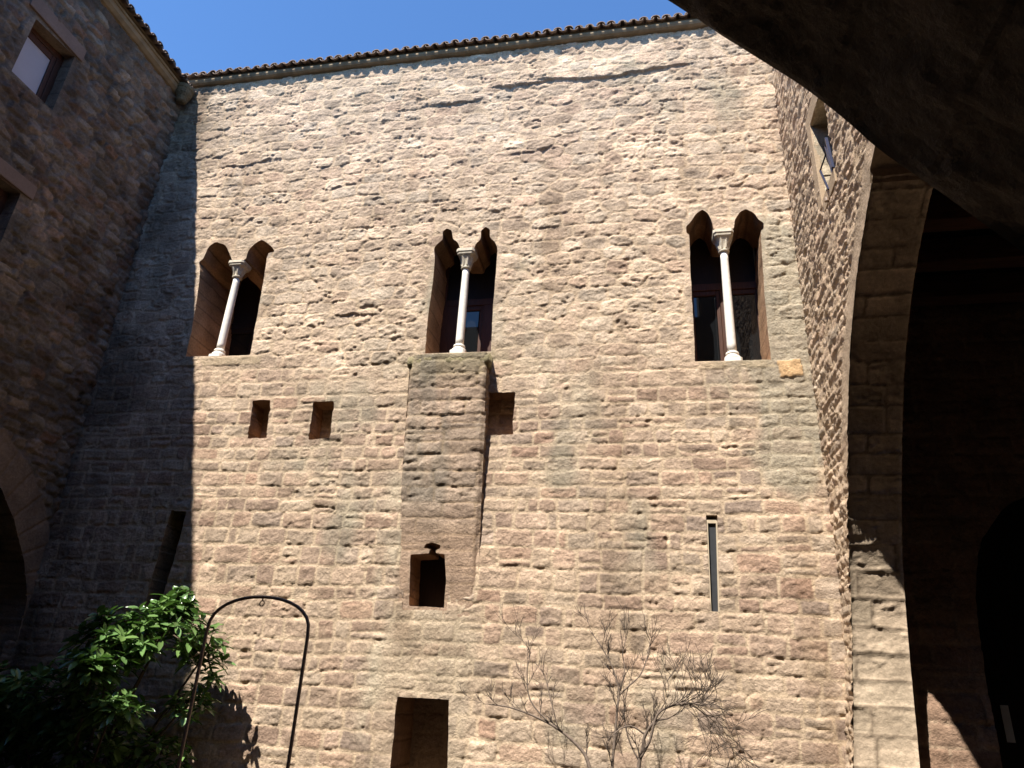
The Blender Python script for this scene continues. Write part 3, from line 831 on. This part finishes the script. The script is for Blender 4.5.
# window in the right wall: dressed reveal, casement left ajar
f = MB()
f.box((XR + .36, 7.46, 8.0), (XR + .42, 8.28, 9.4))
fo = f.build('window', M_darkwood, rb)
p = MB(); p.box((XR + .34, 7.60, 8.12), (XR + .356, 8.14, 9.26)); p.build('pane', M_glass, fo)
s = MB(); s.box((XR - .022, 8.225, 8.0), (XR + .05, 8.42, 9.60)); s.box((XR - .024, 7.3, 9.35), (XR + .05, 8.224, 9.62)); s.build('surround', M_trim, fo, bevel=.01)
s = MB(); s.box((XR - .02, 7.55, 7.84), (XR + .34, 8.20, 8.05)); s.build('sill', M_trim, fo, bevel=.01)
s = MB()
s.bar((XR + .01, 7.73, 8.68), (XR - .02, 7.55, 8.05), .035, .02); s.bar((XR + .03, 7.86, 8.66), (XR + .0, 7.66, 8.05), .03, .02)
s.bar((XR + .01, 7.73, 8.68), (XR + .03, 7.86, 8.66), .02, .02)
s.bar((XR + .05, 7.90, 8.62), (XR - .03, 8.05, 8.42), .02, .02); s.bar((XR - .03, 8.05, 8.42), (XR - .03, 7.83, 7.94), .022, .02)  # hooked shadow of the open window leaf, modelled as dark bars
s.build('casement_and_shadow', M_navy, fo)
s = MB(); s.lathe(XR - .05, 7.9, [(.0, 7.80), (.03, 7.81), (.03, 7.86), (.0, 7.87)], 10); s.build('catch', M_iron, fo)
# gallery room behind the arch
b = MB()
b.box((XR + .02, 1.9, 7.62), (8.2, 10.5, 7.75)); b.build('ceiling', M_darkwood, rb)
for i, y in enumerate((3.1, 4.05, 5.0, 5.95, 6.9, 7.8, 8.72, 9.65)):
    b = MB(); b.box((XR + .5, y - .13, 7.26), (8.0, y + .13, 7.619)); b.build('ceiling_beam', M_beam, rb, bevel=.015)
def end_relief(U, V):
    return masonry(U, V, 171, lambda z: (.24, .34), lambda z: (.4, .8), [(.34, .22, .15), (.30, .2, .14), (.37, .25, .17)], (.40, .29, .2),
                   mort=.012, warp=.03, relief=.02, rough=.013, crack=.015, flush=.6)
EDOOR = [(3.86, -.1), (3.87, 2.31), (3.93, 3.24), (4.1, 3.93), (4.52, 4.45), (5.0, 4.68), (5.4, 4.51), (5.8, 3.98), (5.97, 3.28), (6.0, -.1)]
relief_wall('end_wall', M_wall, rb, XR, 8.1, 0, 7.7, .03, lambda u, v, h: (u, 10.10 - h, v), end_relief, [(soften(EDOOR), .4, False, .5)], (.26, .18, .12))
b = MB(); b.box((3.8, 10.48, 0), (6.1, 10.54, 4.8)); b.build('door', M_darkwood, rb)
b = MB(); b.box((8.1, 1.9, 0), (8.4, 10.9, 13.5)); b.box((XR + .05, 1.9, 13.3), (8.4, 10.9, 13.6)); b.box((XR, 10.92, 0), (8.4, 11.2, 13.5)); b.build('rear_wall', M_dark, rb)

n = thing('notice', 'small pale upright notice on the dark door at the back of the gallery', 'notice', (4.16, 10.46, 1.6))
b = MB(); b.box((4.115, 10.460, 1.645), (4.205, 10.47, 2.055)); b.build('sheet', M_paper, n)
b = MB(); b.box((4.105, 10.471, 1.635), (4.215, 10.478, 2.065)); b.build('backing_board', M_darkwood, n)

# ------------------------------------------------------------------ gallery the photographer stands in
gb = thing('gallery_building', 'dark foreground stone archway overhanging the top right corner', 'archway', (0, 1.65, 0))
right_fl = [(2.05, -.05), (2.0, .9), (1.85, 1.75), (1.55, 2.5), (1.10, 3.185), (.89, 3.43), (.61, 3.80), (.43, 4.035), (.128, 4.415), (-.45, 5.1), (-1.2, 5.92), (-2.0, 6.68), (-2.5, 7.05)]
left_fl = [(-5.0 - x, z) for x, z in right_fl[:-1]][::-1]
pa = np.array(right_fl + left_fl)
s_ = np.concatenate([[0], np.cumsum(np.hypot(*np.diff(pa, axis=0).T))])
ts = np.linspace(0, s_[-1], 800)
ax = np.interp(ts, s_, pa[:, 0]); az = np.interp(ts, s_, pa[:, 1])
ax = np.convolve(np.pad(ax, 30, mode='reflect', reflect_type='odd'), np.ones(61) / 61, 'valid'); az = np.convolve(np.pad(az, 30, mode='reflect', reflect_type='odd'), np.ones(61) / 61, 'valid')
nn = fbm(ts * 1.6, ts * 0, 201, 4) * .018
ax = ax + nn * .7; az = az + nn
b = MB()
TOP = lambda x: 12.62 if x < 1.55 else 13.9
N_ = len(ax)
ys = [1.25, 1.28] + [1.28 + .72 * q / 24 for q in range(1, 25)]
tg, yg = np.meshgrid(ts, np.array(ys), indexing='ij')
bl = np.floor(tg / .42 + .06 * fbm(tg, yg * 2, 204, 2)); jo = np.abs(tg / .42 + .06 * fbm(tg, yg * 2, 204, 2) - bl - .5)
WW = .022 * fbm(tg * 3.2, yg * 5, 203, 5, .6) + (.007) * sstep(.475, .5, jo) + .010 * (_hash(bl, bl * 0, 205) - .5)
for i in range(N_):
    for j, y in enumerate(ys):
        ww = WW[i, j] if 0 < j < len(ys) - 1 else 0
        e = .03 if j == 0 else 0
        b.v.append((ax[i] + (e if ax[i] > -2.5 else -e) + ww, y, az[i] + e * .8 + ww))
k = len(ys)
for i in range(N_ - 1):
    for j in range(k - 1): b.f.append((i * k + j, i * k + j + 1, (i + 1) * k + j + 1, (i + 1) * k + j))
# front and back faces: vertical strips from the curve to the top
def strip(y, jj):
    b0 = len(b.v)
    for i in range(N_):
        x = b.v[i * k + jj][0]
        b.v.append((x, y, 12.62))
    for i in range(N_ - 1): b.f.append((i * k + jj, (i + 1) * k + jj, b0 + i + 1, b0 + i))
strip(1.25, 0); strip(2.0, k - 1)
b.box((2.0, 1.25, -.05), (9.0, 2.0, 12.62)); b.box((-12, 1.25, -.05), (-7.0, 2.0, 12.62)); b.box((1.6, 1.25, 12.623), (9.0, 2.0, 13.9))
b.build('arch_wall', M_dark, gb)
b = MB()
b.box((-12, -5, 7.5), (9, 1.249, 7.7)); b.box((-12, -5.3, 0), (9, -5.01, 12)); b.box((-12.3, -5, 0), (-12.01, 1.249, 12)); b.box((9.01, -5, 0), (9.3, 2, 12))
b.build('vault', M_dark, gb)

# ------------------------------------------------------------------ iron arch with a ring
ia = thing('iron_arch', 'slender rusty iron arch with a small hanging ring in front of the sunlit wall', 'iron arch', (-4.25, 7.5, 0))
b = MB()
pts = [(-4.86, 7.5, 0), (-4.85, 7.5, 1.2), (-4.85, 7.5, 2.33)]
for i in range(1, 16):
    a = math.pi - math.pi * i / 16
    pts.append((-4.25 + .60 * math.cos(a), 7.5, 2.36 + .375 * math.sin(a) ** .8))
pts += [(-3.65, 7.5, 2.33), (-3.645, 7.5, 1.2), (-3.64, 7.5, 0)]
prev = None
b.tube(pts, .0185, 8)
b.build('frame', M_iron, ia, smooth=True)
b = MB()
b.tube([(-4.25, 7.5, 2.735), (-4.25, 7.5, 2.69)], .008, 6)
b.tube([(-4.25 + .026 * math.cos(t), 7.5 + .006 * math.sin(t), 2.665 + .03 * math.sin(t)) for t in [2 * math.pi * i / 14 for i in range(15)]], .0065, 6)
b.build('ring', M_iron, ia, smooth=True)

# ------------------------------------------------------------------ evergreen shrub at the foot of the left corner
def leaf_mat():
    mt, n, p = new_mat('glossy_evergreen_leaf')
    L = n.links.new; N = n.nodes.new
    a = N('ShaderNodeVertexColor'); a.layer_name = 'Col'
    L(a.outputs[0], p.inputs['Base Color'])
    p.inputs['Roughness'].default_value = .24; p.inputs['Specular IOR Level'].default_value = .5
    tr = N('ShaderNodeBsdfTranslucent'); tr.inputs[0].default_value = (.09, .20, .03, 1)
    mx = N('ShaderNodeMixShader'); mx.inputs[0].default_value = .18
    L(p.outputs[0], mx.inputs[1]); L(tr.outputs[0], mx.inputs[2]); L(mx.outputs[0], n.nodes['Material Output'].inputs[0])
    return mt
es = thing('evergreen_shrub', 'leafy evergreen shrub half in shadow against the foot of the wall', 'shrub', (-7.0, 8.9, 0))
rnd = random.Random(31)
lv, lq, lc = [], [], []
def leaf(p, d, length, width, c):
    t = d.normalized(); side = t.cross(Vector((0, 0, 1)))
    if side.length < .1: side = Vector((1, 0, 0))
    side.normalize()
    roll = rnd.uniform(-.6, .6)
    nrm = side.cross(t); side = side * math.cos(roll) + nrm * math.sin(roll); nrm = side.cross(t)
    b0 = len(lv)
    for i, (s, w) in enumerate(((0, .08), (.22, .75), (.5, 1.0), (.78, .66), (1, .04))):
        q = p + t * (s * length) - nrm * (.0) + Vector((0, 0, -1)) * (.22 * length * s * s)
        for e in (-1, 0, 1):
            lv.append(tuple(q + side * (e * w * width / 2) + nrm * (.12 * width * abs(e)))); lc.append(c)
    for i in range(4):
        for e in (0, 1):
            a = b0 + i * 3 + e; lq.append((a, a + 1, a + 4, a + 3))
stems = MB()
def rosette(p, axis, n, size):
    axis = axis.normalized()
    a = axis.orthogonal().normalized(); b_ = axis.cross(a)
    g0 = rnd.random()
    for i in range(n):
        an = i * 2.4 + rnd.uniform(-.3, .3)
        lift = .25 + .6 * (i / n)
        d = a * math.cos(an) + b_ * math.sin(an) + axis * (1.1 * lift - .15)
        g1 = .65 + .7 * rnd.random()
        c = (.095 * g1 + .04 * g0, .18 * g1 + .04 * g0, .06 * g1)
        leaf(p - axis * (.10 * (1 - i / n)), d, size * rnd.uniform(.5, 1.15), size * rnd.uniform(.32, .44), c)
def density(x, y, z):
    return True
base = Vector((-7.2, 9.2, 0))
count = 0
lobes = [((-6.40, 8.95, 2.42), (.55, .55, .40)), ((-6.80, 8.6, 2.25), (.55, .55, .42)), ((-5.98, 9.35, 2.20), (.34, .35, .40)), ((-6.42, 9.1, 2.80), (.26, .28, .20)),
         ((-6.50, 8.45, 1.50), (.40, .45, .20)), ((-6.05, 9.3, 1.60), (.26, .30, .28)), ((-6.72, 8.2, 1.98), (.26, .3, .22)),
         ((-7.6, 8.9, 1.6), (.7, .6, .6)), ((-8.4, 8.9, 1.4), (.6, .6, .6)), ((-7.3, 9.0, 1.0), (.9, .6, .6)), ((-8.6, 9.1, 1.0), (.7, .6, .6)), ((-6.3, 9.3, .9), (.45, .3, .45))]
for li, (c, r) in enumerate(lobes):
    nros = int((26 + 170 * r[0] * r[2]) * (.5 if li in (2, 5, 11) else 1))
    c = Vector(c)
    mid = base.lerp(c, .55) + Vector((rnd.uniform(-.1, .1), rnd.uniform(-.1, .1), -.1))
    stems.tube([base + Vector((rnd.uniform(-.12, .12), rnd.uniform(-.1, .1), 0)), base.lerp(mid, .5) + Vector((rnd.uniform(-.08, .08), 0, .1)), mid, c], [.035, .028, .02, .012], 6)
    for _ in range(nros):
        while True:
            q = Vector((rnd.uniform(-1, 1), rnd.uniform(-1, 1), rnd.uniform(-1, 1)))
            if .3 < q.length < 1: break
        p = c + Vector((q.x * r[0], q.y * r[1], q.z * r[2]))
        if p.y > 9.85 or p.x < XL + .15 or p.z < .1: continue
        ax_ = Vector((q.x * .7, q.y * .7 - .25, .55 + .4 * q.z))
        if rnd.random() < .35:
            s0 = c.lerp(p, .25)
            stems.tube([s0, s0.lerp(p, .6) + Vector((0, 0, -.03)), p], [.010, .007, .004], 4)
        rosette(p, ax_, rnd.randint(6, 8), .20)
off = np.array(es.location)
link('foliage', raw_mesh('foliage', np.array(lv) - off, lq, np.array(lc)), leaf_mat(), es)
stems.build('stem', M_bark2, es, smooth=True)

# ------------------------------------------------------------------ bare shrub in front of the wall
bs = thing('bare_shrub', 'leafless many stemmed shrub with fine twigs below the narrow slit window', 'shrub', (-.45, 9.0, 0))
rnd = random.Random(12)
tk = MB(); tw = MB()
def twigs(p, d, length, rad, lvl, bend_up=.25):
    n = 5; pts = [p]; rs = [rad]
    q = p.copy(); dd = d.normalized()
    for i in range(n):
        dd = (dd + Vector((rnd.uniform(-.22, .22), rnd.uniform(-.22, .22), rnd.uniform(-.15, .15) + bend_up * .25))).normalized()
        q = q + dd * (length / n)
        if q.y > 9.93: q.y = 9.93
        pts.append(q.copy()); rs.append(max(rad * (1 - .75 * (i + 1) / n), .0025))
    tw.tube(pts, rs, 5 if rad > .006 else 4)
    if lvl > 0:
        for k in range(rnd.randint(2, 4) if lvl > 1 else rnd.randint(3, 5)):
            i = rnd.randint(1, n)
            dd2 = (pts[i] - pts[i - 1]).normalized()
            s = Vector((rnd.uniform(-1, 1), rnd.uniform(-.7, .7), rnd.uniform(-.3, .9)))
            twigs(pts[i], dd2 * .75 + s * .6, length * rnd.uniform(.45, .75), max(rad * .58, .0026), lvl - 1, bend_up)
def limb(pts, r0, r1, y0, y1, ntw=8, lvl=2, ln=.27, up=.3):
    P = []
    m = len(pts)
    for i, (x, z) in enumerate(pts):
        t = i / (m - 1); y = y0 + (y1 - y0) * t
        k = y / 9.0
        if z > 2.1: z = 2.1 + (z - 2.1) * .7
        P.append(Vector((x * k, y, 1.9 + (z - 1.9) * k)))
    # rounder line
    Q = []
    for i in range(m - 1):
        for s in range(4):
            t = s / 4
            a = P[max(i - 1, 0)]; b_ = P[i]; c = P[i + 1]; d = P[min(i + 2, m - 1)]
            Q.append(.5 * ((2 * b_) + (c - a) * t + (2 * a - 5 * b_ + 4 * c - d) * t * t + (3 * b_ - a - 3 * c + d) * t ** 3))
    Q.append(P[-1])
    rr = [.82 * (r0 + (r1 - r0) * i / (len(Q) - 1)) for i in range(len(Q))]
    tk.tube(Q, rr, 7)
    for k in range(ntw):
        i = rnd.randint(len(Q) // 4, len(Q) - 1)
        d = (Q[i] - Q[i - 1]).normalized() if i else Vector((0, 0, 1))
        s = Vector((rnd.uniform(-1, 1), rnd.uniform(-.6, .6), rnd.uniform(0, 1)))
        twigs(Q[i], d * .6 + s * .7, ln * rnd.uniform(.6, 1.2), max(rr[i] * .5, .004), lvl, up)
limb([(-.50, 0), (-.62, .7), (-.76, 1.17), (-.85, 1.34), (-1.10, 1.53), (-1.40, 1.66), (-1.70, 1.74), (-1.95, 1.76)], .034, .008, 9.05, 9.2, 9)
limb([(-1.24, 1.61), (-1.46, 1.83), (-1.51, 2.15), (-1.49, 2.49), (-1.66, 2.74)], .013, .004, 9.13, 9.2, 9, 1)
limb([(-1.12, 1.54), (-1.22, 1.85), (-1.30, 2.1), (-1.42, 2.3)], .010, .004, 9.12, 9.3, 5, 1)
limb([(-.46, 0), (-.50, .8), (-.51, 1.19), (-.48, 1.47), (-.45, 1.78), (-.43, 1.99), (-.51, 2.31), (-.65, 2.64), (-.77, 2.86)], .026, .005, 8.95, 9.1, 12)
limb([(-.43, 1.93), (-.30, 2.05), (-.18, 2.19), (-.09, 2.49), (-.06, 2.73)], .015, .004, 9.05, 9.2, 8, 1)
limb([(-.44, 1.9), (-.36, 2.25), (-.38, 2.5), (-.33, 2.8)], .011, .004, 9.04, 9.2, 7, 1)
limb([(-.40, 0), (-.28, .7), (-.22, 1.21), (-.17, 1.41), (-.14, 1.54), (-.03, 1.68), (.12, 1.72)], .036, .012, 9.0, 8.9, 6)
limb([(-.2, 1.3), (-.09, 1.49), (-.00, 1.75), (.16, 1.85), (.36, 1.89), (.53, 1.87)], .020, .010, 8.95, 8.8, 8)
limb([(-.14, 1.54), (-.30, 1.62), (-.45, 1.56), (-.56, 1.45)], .013, .005, 8.95, 8.8, 4, 1)
limb([(-.2, 1.25), (-.33, 1.5), (-.37, 1.8), (-.3, 2.1)], .014, .005, 9.0, 9.1, 5, 1)
limb([(.36, 1.89), (.52, 1.78), (.62, 1.63), (.72, 1.49), (.78, 1.22)], .010, .003, 8.85, 8.85, 8, 1, .4, -.5)
for k in range(9):
    x = rnd.uniform(.2, .6); z = 1.87 + rnd.uniform(-.06, .06)
    limb([(x, z), (x + .15, z - rnd.uniform(.0, .14)), (x + .28, z - rnd.uniform(.15, .4)), (x + rnd.uniform(.28, .42), z - rnd.uniform(.40, .62))], .006, .0022, 8.85, rnd.uniform(8.6, 9.1), 3, 1, .3, -.3)
for k in range(6):
    x = rnd.uniform(.05, .6); z = 1.86
    limb([(x, z), (x + rnd.uniform(-.1, .15), z + .15), (x + rnd.uniform(-.15, .25), z + rnd.uniform(.3, .5))], .007, .003, 8.85, rnd.uniform(8.7, 9.2), 4, 1, .3)
tk.build('trunk', M_bark, bs, smooth=True)
tw.build('twigs', simple_mat('twig_bark', (.085, .064, .05), rough=.9, var=.3, scale=30, bump=.2), bs, smooth=True)
